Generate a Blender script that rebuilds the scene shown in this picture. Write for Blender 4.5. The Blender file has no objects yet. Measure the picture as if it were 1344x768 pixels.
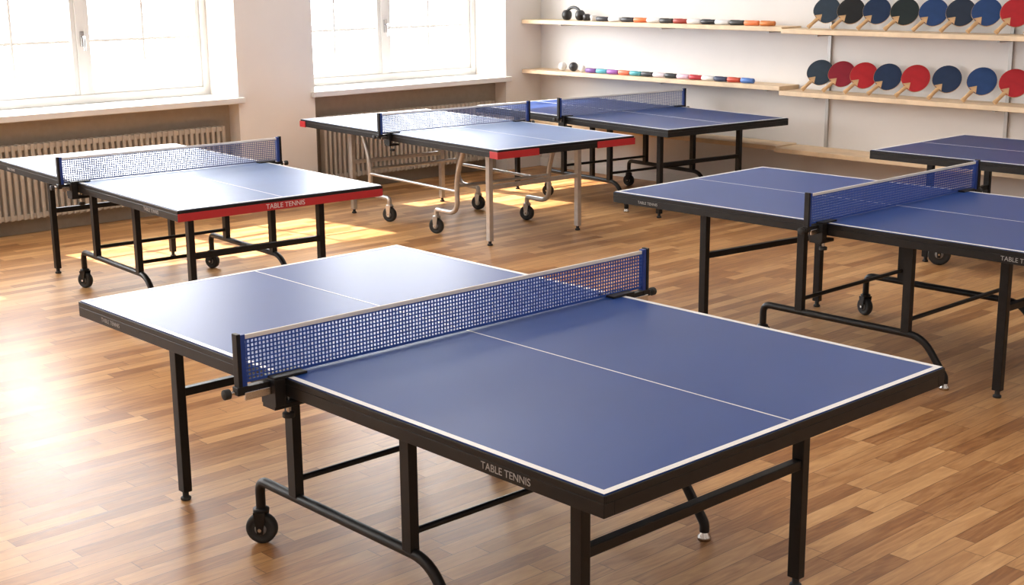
import bpy, random
from math import *
from mathutils import Vector, Matrix
random.seed(4)

# ------------------------------------------------------------ materials
def mat(name,col,rough=.5,metal=0,spec=.5,noise=0,nscale=20,bump=0,coat=0):
    m=bpy.data.materials.new(name);m.use_nodes=True;nt=m.node_tree;b=nt.nodes['Principled BSDF']
    b.inputs['Base Color'].default_value=(*col,1);b.inputs['Roughness'].default_value=rough
    b.inputs['Metallic'].default_value=metal;b.inputs['Specular IOR Level'].default_value=spec
    b.inputs['Coat Weight'].default_value=coat
    if noise or bump:
        tc=nt.nodes.new('ShaderNodeTexCoord');n=nt.nodes.new('ShaderNodeTexNoise')
        n.inputs['Scale'].default_value=nscale;n.inputs['Detail'].default_value=4
        nt.links.new(tc.outputs['Object'],n.inputs['Vector'])
        if noise:
            r=nt.nodes.new('ShaderNodeValToRGB')
            r.color_ramp.elements[0].position=.3;r.color_ramp.elements[1].position=.7
            r.color_ramp.elements[0].color=(*[max(0,x*(1-noise)) for x in col],1)
            r.color_ramp.elements[1].color=(*[min(1,x*(1+noise)) for x in col],1)
            nt.links.new(n.outputs['Fac'],r.inputs[0]);nt.links.new(r.outputs[0],b.inputs['Base Color'])
        if bump:
            bp=nt.nodes.new('ShaderNodeBump');bp.inputs['Strength'].default_value=bump;bp.inputs['Distance'].default_value=.01
            nt.links.new(n.outputs['Fac'],bp.inputs['Height']);nt.links.new(bp.outputs[0],b.inputs['Normal'])
    return m
def srgb(r,g,b):
    f=lambda v:(v/255/12.92) if v/255<=.04045 else ((v/255+.055)/1.055)**2.4
    return (f(r),f(g),f(b))
M_BLUE=mat('table_blue',(.004,.044,.225),.42,spec=.40,noise=.05,nscale=3)
M_BLUE2=mat('table_blue_dark',(.010,.040,.17),.38,spec=.35,noise=.06,nscale=3)
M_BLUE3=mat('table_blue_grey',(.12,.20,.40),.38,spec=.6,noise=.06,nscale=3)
M_LINE=mat('line_white',(.8,.8,.8),.4)
M_BLK=mat('frame_black',(.010,.009,.009),.42,spec=.3,noise=.2,nscale=30)
M_RUB=mat('rubber_black',(.02,.02,.02),.7)
M_SIL=mat('frame_silver',(.5,.48,.46),.35,metal=.7,noise=.1)
M_RED=mat('frame_red',(.45,.02,.025),.4)
M_CHR=mat('chrome',(.6,.6,.6),.2,metal=1)
M_HUB=mat('wheel_hub',(.22,.22,.22),.4)
M_NET=mat('net_blue',(.010,.055,.30),.7)
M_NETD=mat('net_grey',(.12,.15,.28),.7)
M_TAPE=mat('net_tape',(.75,.73,.7),.7)
M_POST=mat('post_blue',(.012,.045,.25),.4)
M_TXT=mat('label_white',(.36,.35,.34),.5)
M_TXT2=mat('label_bright',(.7,.7,.7),.5)
M_WALL=mat('plaster_white',(.74,.70,.66),.85,noise=.03,nscale=2,bump=.05)
M_WALLB=mat('plaster_back',(.72,.70,.685),.85,noise=.03,nscale=2,bump=.05)
M_CEIL=mat('ceiling_white',(.8,.79,.77),.9,noise=.02,nscale=2)
M_WIN=mat('window_white',(.55,.54,.53),.45)
M_SILL=mat('sill_white',(.70,.69,.67),.4)
M_NICHE=mat('niche_taupe',(.34,.29,.23),.7,noise=.05)
M_RAD=mat('radiator_beige',(.42,.37,.31),.5,noise=.04)
M_SHELF=mat('shelf_wood',(.72,.54,.35),.5,noise=.12,nscale=9)
M_METAL=mat('bracket_grey',(.45,.44,.43),.4,metal=.3)
M_HANDLE=mat('paddle_wood',(.60,.38,.19),.5,noise=.15)

def floor_mat():
    m=bpy.data.materials.new('parquet');m.use_nodes=True;nt=m.node_tree;N=nt.nodes;Lk=nt.links;b=N['Principled BSDF']
    def mth(op,a,bb=None,cc=None):
        n=N.new('ShaderNodeMath');n.operation=op
        for i,v in enumerate((a,bb,cc)):
            if v is None: continue
            if isinstance(v,(int,float)): n.inputs[i].default_value=v
            else: Lk.new(v,n.inputs[i])
        return n.outputs[0]
    tc=N.new('ShaderNodeTexCoord');sp=N.new('ShaderNodeSeparateXYZ');Lk.new(tc.outputs['Object'],sp.inputs[0])
    rx=mth('DIVIDE',sp.outputs[0],.08);row=mth('FLOOR',rx);fx=mth('FRACT',rx)
    wn=N.new('ShaderNodeTexWhiteNoise');wn.noise_dimensions='1D';Lk.new(row,wn.inputs['W'])
    u=mth('ADD',mth('DIVIDE',sp.outputs[1],.62),mth('MULTIPLY',wn.outputs[0],7.3))
    cell=mth('FLOOR',u);fu=mth('FRACT',u)
    cv=N.new('ShaderNodeCombineXYZ');Lk.new(row,cv.inputs[0]);Lk.new(cell,cv.inputs[1])
    w2=N.new('ShaderNodeTexWhiteNoise');w2.noise_dimensions='2D';Lk.new(cv.outputs[0],w2.inputs['Vector'])
    off=N.new('ShaderNodeVectorMath');off.operation='MULTIPLY_ADD'
    Lk.new(w2.outputs['Color'],off.inputs[0]);off.inputs[1].default_value=(20,20,20);Lk.new(tc.outputs['Object'],off.inputs[2])
    mp=N.new('ShaderNodeMapping');mp.inputs['Scale'].default_value=(22,2.2,1);Lk.new(off.outputs[0],mp.inputs[0])
    gn=N.new('ShaderNodeTexNoise');gn.inputs['Scale'].default_value=1.2;gn.inputs['Detail'].default_value=6;gn.inputs['Distortion'].default_value=2.2;Lk.new(mp.outputs[0],gn.inputs['Vector'])
    v=mth('ADD',mth('MULTIPLY',w2.outputs['Value'],.50),mth('MULTIPLY',gn.outputs['Fac'],.80))
    v=mth('SUBTRACT',v,.14)
    r=N.new('ShaderNodeValToRGB');Lk.new(v,r.inputs[0]);cr=r.color_ramp
    cr.elements[0].position=0;cr.elements[0].color=(*srgb(106,66,36),1)
    cr.elements[1].position=1;cr.elements[1].color=(*srgb(222,178,126),1)
    for p_,cc in ((.28,(150,102,60)),(.55,(183,136,88)),(.8,(204,158,107))):
        e=cr.elements.new(p_);e.color=(*srgb(*cc),1)
    gx=mth('LESS_THAN',mth('MINIMUM',fx,mth('SUBTRACT',1,fx)),.02)
    gu=mth('LESS_THAN',mth('MINIMUM',fu,mth('SUBTRACT',1,fu)),.003)
    g=mth('MAXIMUM',gx,gu)
    mx=N.new('ShaderNodeMix');mx.data_type='RGBA';Lk.new(mth('MULTIPLY',g,.6),mx.inputs[0]);Lk.new(r.outputs[0],mx.inputs[6]);mx.inputs[7].default_value=(.07,.03,.012,1)
    Lk.new(mx.outputs[2],b.inputs['Base Color'])
    b.inputs['Specular IOR Level'].default_value=.36
    rr=mth('ADD',.30,mth('MULTIPLY',gn.outputs['Fac'],.16));Lk.new(rr,b.inputs['Roughness'])
    bp=N.new('ShaderNodeBump');bp.inputs['Strength'].default_value=.12;bp.inputs['Distance'].default_value=.002
    Lk.new(mth('SUBTRACT',mth('MULTIPLY',gn.outputs['Fac'],.4),g),bp.inputs['Height']);Lk.new(bp.outputs[0],b.inputs['Normal'])
    return m
M_FLOOR=floor_mat()

# ------------------------------------------------------------ mesh builder
class MB:
    def __init__(s): s.v=[];s.f=[];s.m=[];s.mats=[];s.sm=[]
    def mi(s,m):
        if m not in s.mats: s.mats.append(m)
        return s.mats.index(m)
    def add(s,vs,fs,m,smooth=False):
        o=len(s.v);s.v+=[tuple(v) for v in vs];k=s.mi(m)
        for f in fs: s.f.append(tuple(i+o for i in f));s.m.append(k);s.sm.append(smooth)
    def box(s,lo,hi,m):
        x0,y0,z0=lo;x1,y1,z1=hi
        s.add([(x0,y0,z0),(x1,y0,z0),(x1,y1,z0),(x0,y1,z0),(x0,y0,z1),(x1,y0,z1),(x1,y1,z1),(x0,y1,z1)],
              [(0,3,2,1),(4,5,6,7),(0,1,5,4),(1,2,6,5),(2,3,7,6),(3,0,4,7)],m)
    def cbox(s,c,d,m): s.box([c[i]-d[i]/2 for i in range(3)],[c[i]+d[i]/2 for i in range(3)],m)
    def sweep(s,pts,r,m,n=10,sq=False,ref=(0,1,0)):
        pts=[Vector(p) for p in pts];ring=[];smooth=not sq
        if sq:n=4
        for i,p in enumerate(pts):
            a=(p-pts[i-1]).normalized() if i>0 else None;b=(pts[i+1]-p).normalized() if i<len(pts)-1 else None
            t=((a or b)+(b or a)).normalized()
            k=1/max(.4,t.dot(a or b))
            rf=Vector(ref)
            if abs(t.dot(rf))>.9: rf=Vector((1,0,0)) if abs(t.x)<.7 else Vector((0,0,1))
            e1=t.cross(rf).normalized();e2=t.cross(e1).normalized()
            rr=r*(1.414 if sq else 1)
            ring.append([p+(e1*cos(2*pi*(j+.5)/n)*k+e2*sin(2*pi*(j+.5)/n))*rr for j in range(n)])
        vs=[q for R in ring for q in R];fs=[]
        for i in range(len(pts)-1):
            for j in range(n):
                a=i*n+j;b=i*n+(j+1)%n;fs.append((a,b,b+n,a+n))
        s.add(vs,fs,m,smooth);s.add(vs[:n],[tuple(range(n))[::-1]],m);s.add(vs[-n:],[tuple(range(n))],m)
    def cyl(s,p0,p1,r,m,n=20): s.sweep([p0,p1],r,m,n)
    def lathe(s,c,axis,prof,m,n=24):
        ax=Vector(axis).normalized();rf=Vector((0,0,1)) if abs(ax.z)<.9 else Vector((1,0,0))
        e1=ax.cross(rf).normalized();e2=ax.cross(e1);c=Vector(c);vs=[];fs=[]
        for (o,r) in prof:
            for j in range(n): vs.append(c+ax*o+(e1*cos(2*pi*j/n)+e2*sin(2*pi*j/n))*r)
        for i in range(len(prof)-1):
            for j in range(n):
                a=i*n+j;b=i*n+(j+1)%n;fs.append((a,b,b+n,a+n))
        s.add(vs,fs,m,True)
    def obj(s,name,parent=None,bevel=0):
        me=bpy.data.meshes.new(name);me.from_pydata(s.v,[],s.f)
        for m in s.mats: me.materials.append(m)
        me.polygons.foreach_set('material_index',s.m);me.polygons.foreach_set('use_smooth',s.sm);me.update()
        o=bpy.data.objects.new(name,me);bpy.context.collection.objects.link(o)
        if parent: o.parent=parent
        if bevel:
            b=o.modifiers.new('bevel','BEVEL');b.width=bevel;b.segments=2;b.limit_method='ANGLE'
        return o
def fillet(pts,r,k=5):
    pts=[Vector(p) for p in pts];o=[pts[0]]
    for i in range(1,len(pts)-1):
        p=pts[i];a=(pts[i-1]-p).normalized();b=(pts[i+1]-p).normalized();ra=min(r,(pts[i-1]-p).length*.45,(pts[i+1]-p).length*.45)
        A=p+a*ra;B=p+b*ra
        for j in range(k+1):
            t=j/k;o.append(A*(1-t)**2+p*2*t*(1-t)+B*t*t)
    o.append(pts[-1]);return o
def empty(name,loc=(0,0,0),rz=0):
    e=bpy.data.objects.new(name,None);bpy.context.collection.objects.link(e);e.location=loc;e.rotation_euler=(0,0,rz);return e

# ------------------------------------------------------------ room
XW,YW=-6.67,6.79;XR,YF=5.6,-6.2;ZC=3.7
SILL=.94;WT=2.95;DEP=.5
f=MB();f.box((XW-.7,YF-.2,-.1),(XR+.2,YW+.2,0),M_FLOOR);f.obj('floor')
f=MB();f.box((XW-.7,YF-.2,ZC),(XR+.2,YW+.2,ZC+.15),M_CEIL);f.obj('ceiling')
wins=[(4.0,6.3),(.92,3.22),(-2.16,.14),(-5.24,-2.94)]
xo=XW-.68
segs=[];prev=YW+.2
for a,b in wins: segs.append((b,prev));prev=a
segs.append((YF-.2,prev))
def wbox(lo,hi,m,name='wall_left'):
    w=MB();w.box(lo,hi,m);w.obj(name)
for a,b in segs: wbox((xo,a,0),(XW,b,ZC),M_WALL)
for a,b in wins:
    wbox((xo,a,WT),(XW,b,ZC),M_WALL)
    wbox((xo,a,0),(XW-.16,b,SILL-.055),M_NICHE)
wbox((XW,YW,0),(XR+.2,YW+.2,ZC),M_WALLB,'wall_back')
wbox((XR,YF-.2,0),(XR+.2,YW,ZC),M_WALL,'wall_right')
wbox((XW,YF-.2,0),(XR,YF,ZC),M_WALL,'wall_front')
w=MB();w.box((XW+.0,YW-.02,0),(XR,YW,.09),M_SILL);w.obj('baseboard_back')
for i,(a,b) in enumerate(wins):
    e=empty('window_%d'%(i+1));xg=XW-DEP;m=(a+b)/2
    g=MB();T=.06
    def fr(y0,y1,z0,z1,d=.035): g.box((xg-d,y0,z0),(xg+d,y1,z1),M_WIN)
    fr(a,a+T,SILL,WT,.05);fr(b-T,b,SILL,WT,.05);fr(a+T,b-T,SILL,SILL+.07,.05);fr(a+T,b-T,WT-T,WT,.05);fr(m-.04,m+.04,SILL+.07,WT-T,.045)
    for (c0,c1) in ((a+T,m-.04),(m+.04,b-T)):
        z0,z1=SILL+.07,WT-T;s=.04
        fr(c0,c0+s,z0,z1);fr(c1-s,c1,z0,z1);fr(c0+s,c1-s,z0,z0+s);fr(c0+s,c1-s,z1-s,z1)
        cm=(c0+c1)/2;g.box((xg-.015,cm-.012,z0+s),(xg+.015,cm+.012,z1-s),M_WIN)
        for z in (1.44,1.93,2.42): g.box((xg-.014,c0+s,z-.012),(xg+.014,c1-s,z+.012),M_WIN)
    g.obj('frame',e,.004)
    h=MB();h.cbox((xg+.055,m,1.46),(.02,.03,.12),M_CHR);h.sweep(fillet([(xg+.06,m,1.48),(xg+.1,m,1.48),(xg+.1,m,1.37)],.02),.009,M_CHR);h.obj('handle',e)
    s=MB();s.box((xg+.03,a+.001,SILL-.05),(XW+.001,b-.001,SILL),M_SILL);s.box((XW+.001,a-.04,SILL-.05),(XW+.05,b+.04,SILL),M_SILL);s.obj('sill',e,.006)
    r=MB();y0,y1=a+.12,b-.12;xr=XW-.085
    r.box((xr-.03,y0,.13),(xr+.03,y1,.17),M_RAD);r.box((xr-.03,y0,.66),(xr+.03,y1,.70),M_RAD);r.box((xr-.02,y0,.15),(xr+.0,y1,.68),M_RAD)
    n=int((y1-y0)/.05)
    for k in range(n):
        y=y0+.012+k*(y1-y0-.024)/(n-1);r.box((xr-.035,y-.014,.125),(xr+.04,y+.014,.705),M_RAD)
    for y in (y0+.2,y1-.2): r.box((xr-.073,y-.02,.3),(xr-.02,y+.02,.34),M_METAL)
    r.cyl((xr,y1-.05,0),(xr,y1-.05,.15),.014,M_METAL);r.cyl((xr,y0+.05,0),(xr,y0+.05,.15),.014,M_METAL)
    r.obj('radiator',None,.005)
    L=bpy.data.lights.new('window_portal','AREA');L.shape='RECTANGLE';L.size=b-a;L.size_y=WT-SILL;L.cycles.is_portal=True
    o=bpy.data.objects.new('portal',L);bpy.context.collection.objects.link(o);o.parent=e
    o.location=(xg-.12,m,(SILL+WT)/2);o.rotation_euler=Matrix(((0,0,-1),(1,0,0),(0,-1,0))).to_euler()

# ------------------------------------------------------------ shelves
def shelf(name,x0,x1,z,depth,th=.038,brk=()):
    e=empty(name);s=MB();s.box((x0,YW-depth,z-th),(x1,YW-.002,z),M_SHELF);s.obj('board',e,.004)
    s=MB()
    for x in brk: s.box((x-.01,YW-depth*.7,z-th-.018),(x+.01,YW-.002,z-th-.001),M_METAL)
    s.obj('brackets',e);return e
for z1,z2,d1,d2 in ((1.49,1.475,.28,.30),(1.0,.965,.28,.30),(.5,.49,.30,.34)):
    shelf('wall_shelf',-6.66,-3.5,z1,d1,brk=(-6.2,-4.9,-3.7))
    shelf('wall_shelf',-3.49,3.0,z2,d2,brk=(-3.2,-1.6,0,1.6))
s=MB()
for x in (-3.2,-1.6,0,1.6): s.box((x-.014,YW-.018,.4),(x+.014,YW,2.3),M_METAL)
s.obj('shelf_rail')
def paddle(x,z,col,R=.114,tilt=0):
    e=empty('table_tennis_paddle')
    mr=mat('paddle_rubber',col,.55,spec=.3,noise=.08)
    g=MB();n=32
    def outline(R):
        pts=[]
        for k in range(n):
            t=2*pi*k/n;px=R*.94*cos(t);py=R*sin(t)
            if py<-R*.8: py=-R*.8-(abs(py)-R*.8)*.6
            pts.append((px,py))
        return pts
    for (rr,z0,z1,m) in ((R,-.004,.004,M_HANDLE),(R*.985,.0041,.0075,mr),(R*.985,-.0075,-.0041,M_RUB)):
        o=outline(rr);vs=[(a,b,z0) for a,b in o]+[(a,b,z1) for a,b in o]
        fs=[tuple(range(n))[::-1],tuple(range(n,2*n))]+[(k,(k+1)%n,n+(k+1)%n,n+k) for k in range(n)]
        g.add(vs,fs,m)
    g.obj('blade',e)
    g=MB();pr=[(-.8,.020,.009),(-.95,.016,.012),(-1.4,.014,.013),(-1.7,.018,.014),(-1.8,.017,.013)]
    vs=[];fs=[]
    for (yy,a,b) in pr:
        for k in range(12):
            t=2*pi*k/12;vs.append((a*cos(t),yy*R,b*sin(t)))
    for i in range(len(pr)-1):
        for k in range(12): fs.append((i*12+k,i*12+(k+1)%12,(i+1)*12+(k+1)%12,(i+1)*12+k))
    fs+=[tuple(range(12)),tuple(range(48,60))[::-1]]
    g.add(vs,fs,M_HANDLE,False)
    g.add([(-.035,-.86*R,-.011),(.035,-.86*R,-.011),(0,-.45*R,-.011),(-.035,-.86*R,.011),(.035,-.86*R,.011),(0,-.45*R,.011)],[(0,2,1),(3,4,5),(0,1,4,3),(1,2,5,4),(2,0,3,5)],M_HANDLE)
    g.obj('handle',e)
    hd=Vector((-.42+tilt,-.52,-.62)).normalized()
    yv=-hd;nrm=Vector((.42,-.85,.35));zv=(nrm-yv*nrm.dot(yv)).normalized();xv=yv.cross(zv)
    mtx=Matrix((xv,yv,zv)).transposed().to_4x4()
    low=min((mtx@Vector(v)).z for v in [(R*.94*cos(t/10),R*sin(t/10),0) for t in range(63)]+[(0,-1.8*R,-.014),(.018,-1.75*R,-.014),(-.018,-1.75*R,-.014)])
    mtx.translation=Vector((x,YW-.12,z-low+.002));e.matrix_world=mtx
navy=srgb(28,50,84);blu=srgb(32,66,118);slate=srgb(50,66,82);dk=srgb(32,35,38);grn=srgb(30,42,44);red=srgb(178,30,40);dred=srgb(140,28,48)
for x,col in zip((-3.17,-2.94,-2.70,-2.45,-2.20,-1.97,-1.76,-1.53,-1.30,-1.08),(slate,dk,navy,grn,blu,srgb(34,48,68),blu,red,navy,red)):
    paddle(x,1.475,col,tilt=random.uniform(-.08,.08))
for x,col in zip((-3.21,-3.00,-2.79,-2.57,-2.32,-2.05,-1.76,-1.50,-1.22,-.95),(slate,dred,red,navy,red,navy,blu,red,blu,red)):
    paddle(x,.965,col,tilt=random.uniform(-.08,.08))
def tubes(name,z,x,x1,cols):
    g=MB();n=len(cols);ln=(x1-x)/n
    for k,cl in enumerate(cols):
        m=mat('tube_'+str(k),srgb(*cl),.4,noise=.03);a=x+k*ln;y=YW-.2+random.uniform(-.004,.004);r=.023
        g.lathe((a,y,z+r),(1,0,0),[(0,0),(0,r*.8),(.008,r),(ln*.6,r),(ln*.62,r*.92),(ln*.9,r*.92),(ln*.93,r*.7),(ln*.93,0)],m,14)
    g.obj(name)
cols=[(60,60,65),(225,225,225),(50,50,55),(230,120,70),(225,225,225),(60,60,60),(160,60,50),(225,225,225),(40,40,45),(220,220,220),(60,60,60),(230,130,80),(200,120,60)]
tubes('marker_row',1.49,-5.70,-3.62,cols)
cols2=[(120,80,150),(90,170,190),(150,90,170),(230,120,90),(80,160,170),(60,60,65),(230,220,230),(40,45,50),(230,200,220),(180,50,60),(225,225,225),(50,60,90),(200,80,60),(80,120,190)]
tubes('marker_row',1.0,-5.84,-3.82,cols2)
def ball(x,z,r,name,col):
    m=mat(name+'_mat',col,.35,noise=.02);g=MB()
    g.lathe((x,YW-.16,z+r),(0,0,1),[(r*sin(-pi/2+pi*k/10),max(.0001,r*cos(-pi/2+pi*k/10))) for k in range(11)],m,16)
    g.obj(name)
ball(-6.2,1.0,.042,'practice_ball',(.75,.74,.72));ball(-6.05,1.0,.045,'practice_ball',(.03,.03,.035));ball(-5.93,1.0,.032,'practice_ball',(.75,.74,.72))
g=MB();xx=-6.06;mk=mat('headset_black',(.02,.02,.022),.35,noise=.1)
g.sweep([(xx+.1*cos(t*pi/10),YW-.15,1.53+.085*sin(t*pi/10)) for t in range(11)],.015,mk)
for s_ in (-1,1): g.lathe((xx+s_*.09,YW-.15,1.54),(1,0,0),[(-.03,0),(-.03,.035),(-.02,.05),(.02,.05),(.03,.035),(.03,0)],mk,18)
g.obj('headset')
g=MB();g.lathe((-5.88,YW-.15,1.49),(0,0,1),[(0,0),(0,.035),(.05,.04),(.065,.02),(.065,0)],mk,18);g.lathe((-5.79,YW-.15,1.49),(0,0,1),[(0,0),(0,.03),(.05,.035),(.055,0)],M_SILL,18);g.obj('tape_roll')

# ------------------------------------------------------------ tables
def wheel(mb,c,r,w,ax):
    mb.lathe(c,ax,[(-w/2,0.0),(-w/2,r*.5),(-w*.42,r*.62),(-w/2,r*.68),(-w/2,r*.9),(-w*.3,r),(w*.3,r),(w/2,r*.9),(w/2,r*.68),(w*.42,r*.62),(w/2,r*.5),(w/2,0.0)],M_RUB,28)
    mb.lathe(c,ax,[(-w*.56,0),(-w*.56,r*.38),(w*.56,r*.38),(w*.56,0)],M_HUB,20)
def caster(mb,x,y,ztop,r,mfr,ang=.45):
    ax=Vector((-sin(ang),cos(ang),0));px=Vector((cos(ang),sin(ang),0));c=Vector((x,y,r));w=.036
    wheel(mb,c,r,w,ax)
    for s in (-1,1):
        p=c+ax*s*(w/2+.008)
        mb.sweep([p+Vector((0,0,-r*.25)),p+Vector((0,0,r*1.15))],.003,mfr,sq=False,n=8)
        vs=[]
        for q in (p-px*.010-Vector((0,0,r*.3)),p+px*.010-Vector((0,0,r*.3)),p+px*.022+Vector((0,0,r*1.15)),p-px*.022+Vector((0,0,r*1.15))):
            vs+= [q-ax*.003,q+ax*.003]
        mb.add(vs,[(0,2,4,6),(7,5,3,1),(0,1,3,2),(2,3,5,4),(4,5,7,6),(6,7,1,0)],mfr)
    mb.lathe((x,y,r*2.1),(0,0,1),[(0,0),(0,.029),(.012,.029),(.02,.015),(.02,0)],mfr,16);mb.cyl((x,y,r*2.1),(x,y,ztop),.011,M_CHR,12)
    mb.cyl(c-ax*(w/2+.014),c+ax*(w/2+.014),.007,M_CHR,10)
def table(q,top,style='black',net=M_NET,red_end=0,red_corners=False,text=True,legs=None,apr=.06,yo_x=.145,has_net=True,ush=0,wr=.052,wang=.45):
    X,Y,th,L,W=q;L/=2;W/=2;H=.76
    e=empty('table_tennis_table',(X,Y,0),th)
    fm=M_BLK if style=='black' else M_SIL
    g=MB()
    for s in (-1,1):
        x0,x1=sorted((s*.0015,s*L));g.box((x0,-W,H-.022),(x1,W,H),top)
    g.obj('playing_surface',e)
    g=MB();zl=H+.0006;t=.02
    for s in (-1,1):
        x0,x1=sorted((s*.0015,s*L))
        g.box((x0,-W,H),(x1,-W+t,zl),M_LINE);g.box((x0,W-t,H),(x1,W,zl),M_LINE)
        a,b=sorted((s*L,s*(L-t)));g.box((a,-W+t,H),(b,W-t,zl),M_LINE)
        a,b=sorted((s*.0015,s*(L-t)));g.box((a,-.0026,H),(b,.0026,zl),M_LINE)
    g.obj('lines',e)
    g=MB();zt=H-.003;zb=H-apr;o=.006;k=.03
    for s in (-1,1):
        x0,x1=sorted((s*.002,s*(L+o)))
        for sy in (-1,1):
            y0,y1=sorted((sy*(W+o),sy*(W-k)));g.box((x0,y0,zb),(x1,y1,H-.0225),M_BLK)
            y0,y1=sorted((sy*(W+o),sy*W));g.box((x0,y0,H-.0222),(x1,y1,zt),M_BLK)
        x0,x1=sorted((s*(L+o),s*(L-k)))
        if red_end==s:
            a,b=sorted((s*(L+o+.002),s*(L-k)));g.box((a,-W-o+.001,zb-.002),(b,W+o-.001,H-.019),M_RED)
        else: g.box((x0,-W+k,zb),(x1,W-k,H-.0225),M_BLK)
        x0,x1=sorted((s*(L+o),s*L));g.box((x0,-W,H-.0222),(x1,W,zt),M_BLK)
        x0,x1=sorted((s*.03,s*.06));g.box((x0,-W+k,zb+.005),(x1,W-k,H-.0225),fm)
        x0,x1=sorted((s*.062,s*(L-k)));g.box((x0,-.02,zb+.005),(x1,.02,H-.0225),fm)
    if red_corners:
        for sx in (-1,1):
            for sy in (-1,1):
                x0,x1=sorted((sx*(L+.012),sx*(L-.08)));y0,y1=sorted((sy*(W+.012),sy*(W-.0)));g.box((x0,y0,zb-.004),(x1,y1,H-.015),M_RED)
                x0,x1=sorted((sx*(L+.0121),sx*(L-.0)));y0,y1=sorted((sy*(W+.0119),sy*(W-.36)));g.box((x0,y0,zb-.0041),(x1,y1,H-.0151),M_RED)
    g.obj('frame',e,.0015)
    g=MB();ztop=zb+.02
    LG=legs or [(sx*(L-.33),sy*(W-.22)) for sx in (-1,1) for sy in (-1,1)]
    for (lx,ly) in LG:
        g.box((lx-.022,ly-.018,.035),(lx+.022,ly+.018,ztop),fm);g.lathe((lx,ly,0),(0,0,1),[(0,0),(0,.02),(.012,.02),(.014,.012),(.04,.012)],M_RUB,14)
    for s in (-1,1):
        pr=[l for l in LG if l[0]*s>0]
        (xa,ya),(xb,yb)=pr[0],pr[-1]
        g.sweep([(xa,ya,.43),(xb,yb,.43)],.016,fm,sq=True)
        g.sweep([(xa,ya,ztop-.01),(xb,yb,ztop-.01)],.014,fm,sq=True)
    g.obj('legs',e,.003)
    g=MB()
    yu=W-.19
    if style=='black':
        for sy in (-1,1):
            y=sy*yu
            P=lambda x,z:(x+ush,y,z)
            g.sweep(fillet([P(-.47,.13),P(-.47,.235),P(.47,.235),P(.60,.06),P(.60,.03)],.08,6),.018,fm,12)
            g.lathe(P(.60,0),(0,0,1),[(0,0),(0,.024),(.012,.024),(.03,.012),(.05,.012)],M_CHR,14)
            caster(g,-.47+ush,y,.17,wr,M_BLK,wang)
            for xu in (-.24,.38): g.box((xu+ush-.021,y-.017,.235),(xu+ush+.021,y+.017,ztop),fm)
        for xu in (-.24,.38): g.cyl((xu+ush,-yu,.30),(xu+ush,yu,.30),.011,fm,10)
    else:
        for sy in (-1,1):
            y=sy*yu
            for sx in (-1,1):
                P=lambda x,z:(sx*x,y,z)
                g.sweep(fillet([P(.33,.13),P(.33,.19),P(.62,.19),P(.60,.45),P(.72,ztop)],.13,7),.019,fm,12)
                caster(g,sx*.33,y,.16,.06,M_SIL,wang)
            g.sweep([(-.61,y,.36),(.61,y,.36)],.012,fm,10)
        for xu in (-.61,.61): g.cyl((xu,-yu,.40),(xu,yu,.40),.012,fm,10)
    g.obj('undercarriage',e)
    if has_net:
        yo=W+yo_x;zn=H+.1525
        g=MB();sp=.0135;n=int(2*yo/sp);wd=.0021
        for i in range(n+1):
            y=-yo+i*2*yo/n;g.box((-.0012,y-wd,H+.006),(.0012,y+wd,zn-.01),net)
        for j in range(11):
            z=H+.008+j*sp*.95;g.box((-.0016,-yo,z-wd),(.0016,yo,z+wd),net)
        g.box((-.0018,-yo,H+.003),(.0018,yo,H+.012),net)
        g.obj('net',e)
        g=MB();g.box((-.004,-yo,zn-.013),(.004,yo,zn),M_TAPE);g.obj('net_tape',e,.001)
        g=MB()
        for s in (-1,1):
            y=s*yo;yc=W+.05 if yo>W+.09 else W+.03
            a,b=sorted((y-s*.018,y));g.box((-.011,a,H-.02),(.011,b,zn+.004),M_POST)
            a,b=sorted((y,y+s*.014));g.box((-.014,a,H-.03),(.014,b,zn+.008),M_BLK)
            g.box((-.016,y-.02,H-.03),(.016,y+.02,H-.004),M_BLK)
            a,b=sorted((s*(W-.07),s*yc));g.box((-.04,a,H+.0008),(.04,b,H+.009),M_BLK)
            a,b=sorted((s*(W+.012),s*yc));g.box((-.04,a,H-.085),(.04,b,H+.001),M_BLK)
            a,b=sorted((s*(W-.06),s*yc));g.box((-.035,a,H-.097),(.035,b,H-.082),M_BLK)
            a,b=sorted((s*yc,y));g.box((-.014,a,H-.028),(.014,b,H-.006),M_BLK)
            a,b=sorted((s*yc,y));g.box((.016,a,H-.045),(.024,b,H-.02),M_CHR)
            g.cyl((0,s*(W-.02),H-.13),(0,s*(W-.02),H-.06),.007,M_CHR,12);g.lathe((0,s*(W-.02),H-.14),(0,0,1),[(0,0),(0,.02),(.015,.02),(.018,0)],M_RUB,16)
            g.cyl((0,y+s*.01,H-.02),(0,y+s*.05,H-.02),.006,M_CHR,10);g.lathe((0,y+s*.04,H-.02),(0,s,0),[(0,0),(0,.016),(.02,.016),(.022,0)],M_RUB,14)
        g.obj('net_posts',e,.002)
    if text:
        def lab(txt,loc,rot,size,name,m):
            cu=bpy.data.curves.new(name,'FONT');cu.body=txt;cu.size=size;cu.extrude=.0004;cu.align_x='CENTER';cu.align_y='CENTER';cu.materials.append(m)
            o=bpy.data.objects.new(name,cu);bpy.context.collection.objects.link(o);o.parent=e;o.location=loc;o.rotation_euler=rot
        lab('TABLE TENNIS',(1.03,-W-o-.0006,H-.040),(pi/2,0,0),.029,'label_side',M_TXT)
        lab('TABLE TENNIS',(-L+.25,-W-o-.0006,H-.040),(pi/2,0,0),.022,'label_side_b',M_TXT)
        if red_end: lab('TABLE TENNIS',(L+o+.0025,-.0,H-.040),(pi/2,0,pi/2),.038,'label_end',M_TXT2)
    return e
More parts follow.
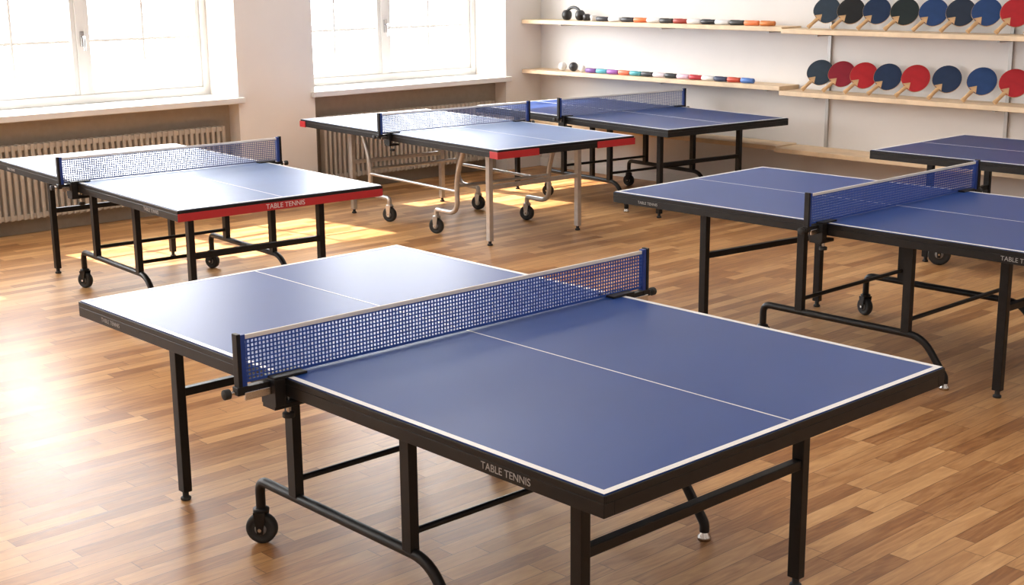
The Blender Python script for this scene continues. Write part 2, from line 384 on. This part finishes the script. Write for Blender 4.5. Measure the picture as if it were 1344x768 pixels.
table((0,0,0,2.74,1.525),M_BLUE,legs=[(-1.02,-.565),(-1.02,.52),(1.05,-.515),(1.05,.49)],wr=.056,wang=.7)
table((-.34,3.26,.005,2.745,1.36),M_BLUE,legs=[(-.90,-.46),(-.78,.46),(.84,-.43),(.87,.46)],wang=-.3,yo_x=.12)
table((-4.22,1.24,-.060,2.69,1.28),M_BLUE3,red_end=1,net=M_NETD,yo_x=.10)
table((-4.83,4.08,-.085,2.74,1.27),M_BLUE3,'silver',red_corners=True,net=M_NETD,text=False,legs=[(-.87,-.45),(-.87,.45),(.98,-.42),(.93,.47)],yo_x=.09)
table((-4.68,5.87,-.117,2.60,1.33),M_BLUE2,net=M_NETD,text=False,yo_x=.05)
table((-.31,5.70,.0,2.74,1.22),M_BLUE2,text=False,has_net=False,ush=-.45,wr=.075)

# ------------------------------------------------------------ outside
g=MB();g.box((-90,-60,-4.2),(-7.6,80,-4.1),mat('outside_ground',(.36,.38,.34),.9,noise=.1,nscale=1));g.obj('ground_outside')

# ------------------------------------------------------------ lights
wd=bpy.data.worlds.new('world');bpy.context.scene.world=wd;wd.use_nodes=True
bg=wd.node_tree.nodes['Background'];bg.inputs[0].default_value=(.97,.985,1,1);bg.inputs[1].default_value=19
sn=bpy.data.lights.new('sun','SUN');sn.energy=20;sn.angle=.012;sn.color=(1,.89,.74);so=bpy.data.objects.new('sun',sn);bpy.context.collection.objects.link(so)
dv=Vector((1,.12,-1.15)).normalized();so.rotation_euler=dv.to_track_quat('-Z','Y').to_euler();so.location=(-12,0,8)
for x in (-4.2,-.6,3.2):
    for y in (-3.6,.3,4.2):
        e=empty('added_fill_light',(x,y,ZC))  # unseen fill light with its box, added under the ceiling to brighten the room
        g=MB();g.box((-.66,-.66,-.05),(.66,.66,-.001),M_WIN);g.obj('fill_housing',e,.005)
        L=bpy.data.lights.new('fill_panel','AREA');L.size=1.2;L.energy=31;L.color=(1,.965,.92)
        o=bpy.data.objects.new('fill_panel',L);bpy.context.collection.objects.link(o);o.parent=e;o.location=(0,0,-.055)
# ------------------------------------------------------------ camera
yaw,pit,roll=0.74460,0.23217,-0.00893
F=Vector((-cos(yaw)*cos(pit),sin(yaw)*cos(pit),-sin(pit)));R=F.cross(Vector((0,0,1))).normalized();U=R.cross(F)
R2=R*cos(roll)+U*sin(roll);U2=-R*sin(roll)+U*cos(roll)
cd=bpy.data.cameras.new('camera');co=bpy.data.objects.new('camera',cd);bpy.context.collection.objects.link(co)
m=Matrix(((R2[0],U2[0],-F[0]),(R2[1],U2[1],-F[1]),(R2[2],U2[2],-F[2]))).to_4x4();m.translation=Vector((3.4564,-2.97593,1.97115));co.matrix_world=m
cd.sensor_width=36;cd.lens=1790.4/1344*36;bpy.context.scene.camera=co
sc=bpy.context.scene;sc.view_settings.view_transform='Standard';sc.view_settings.exposure=0
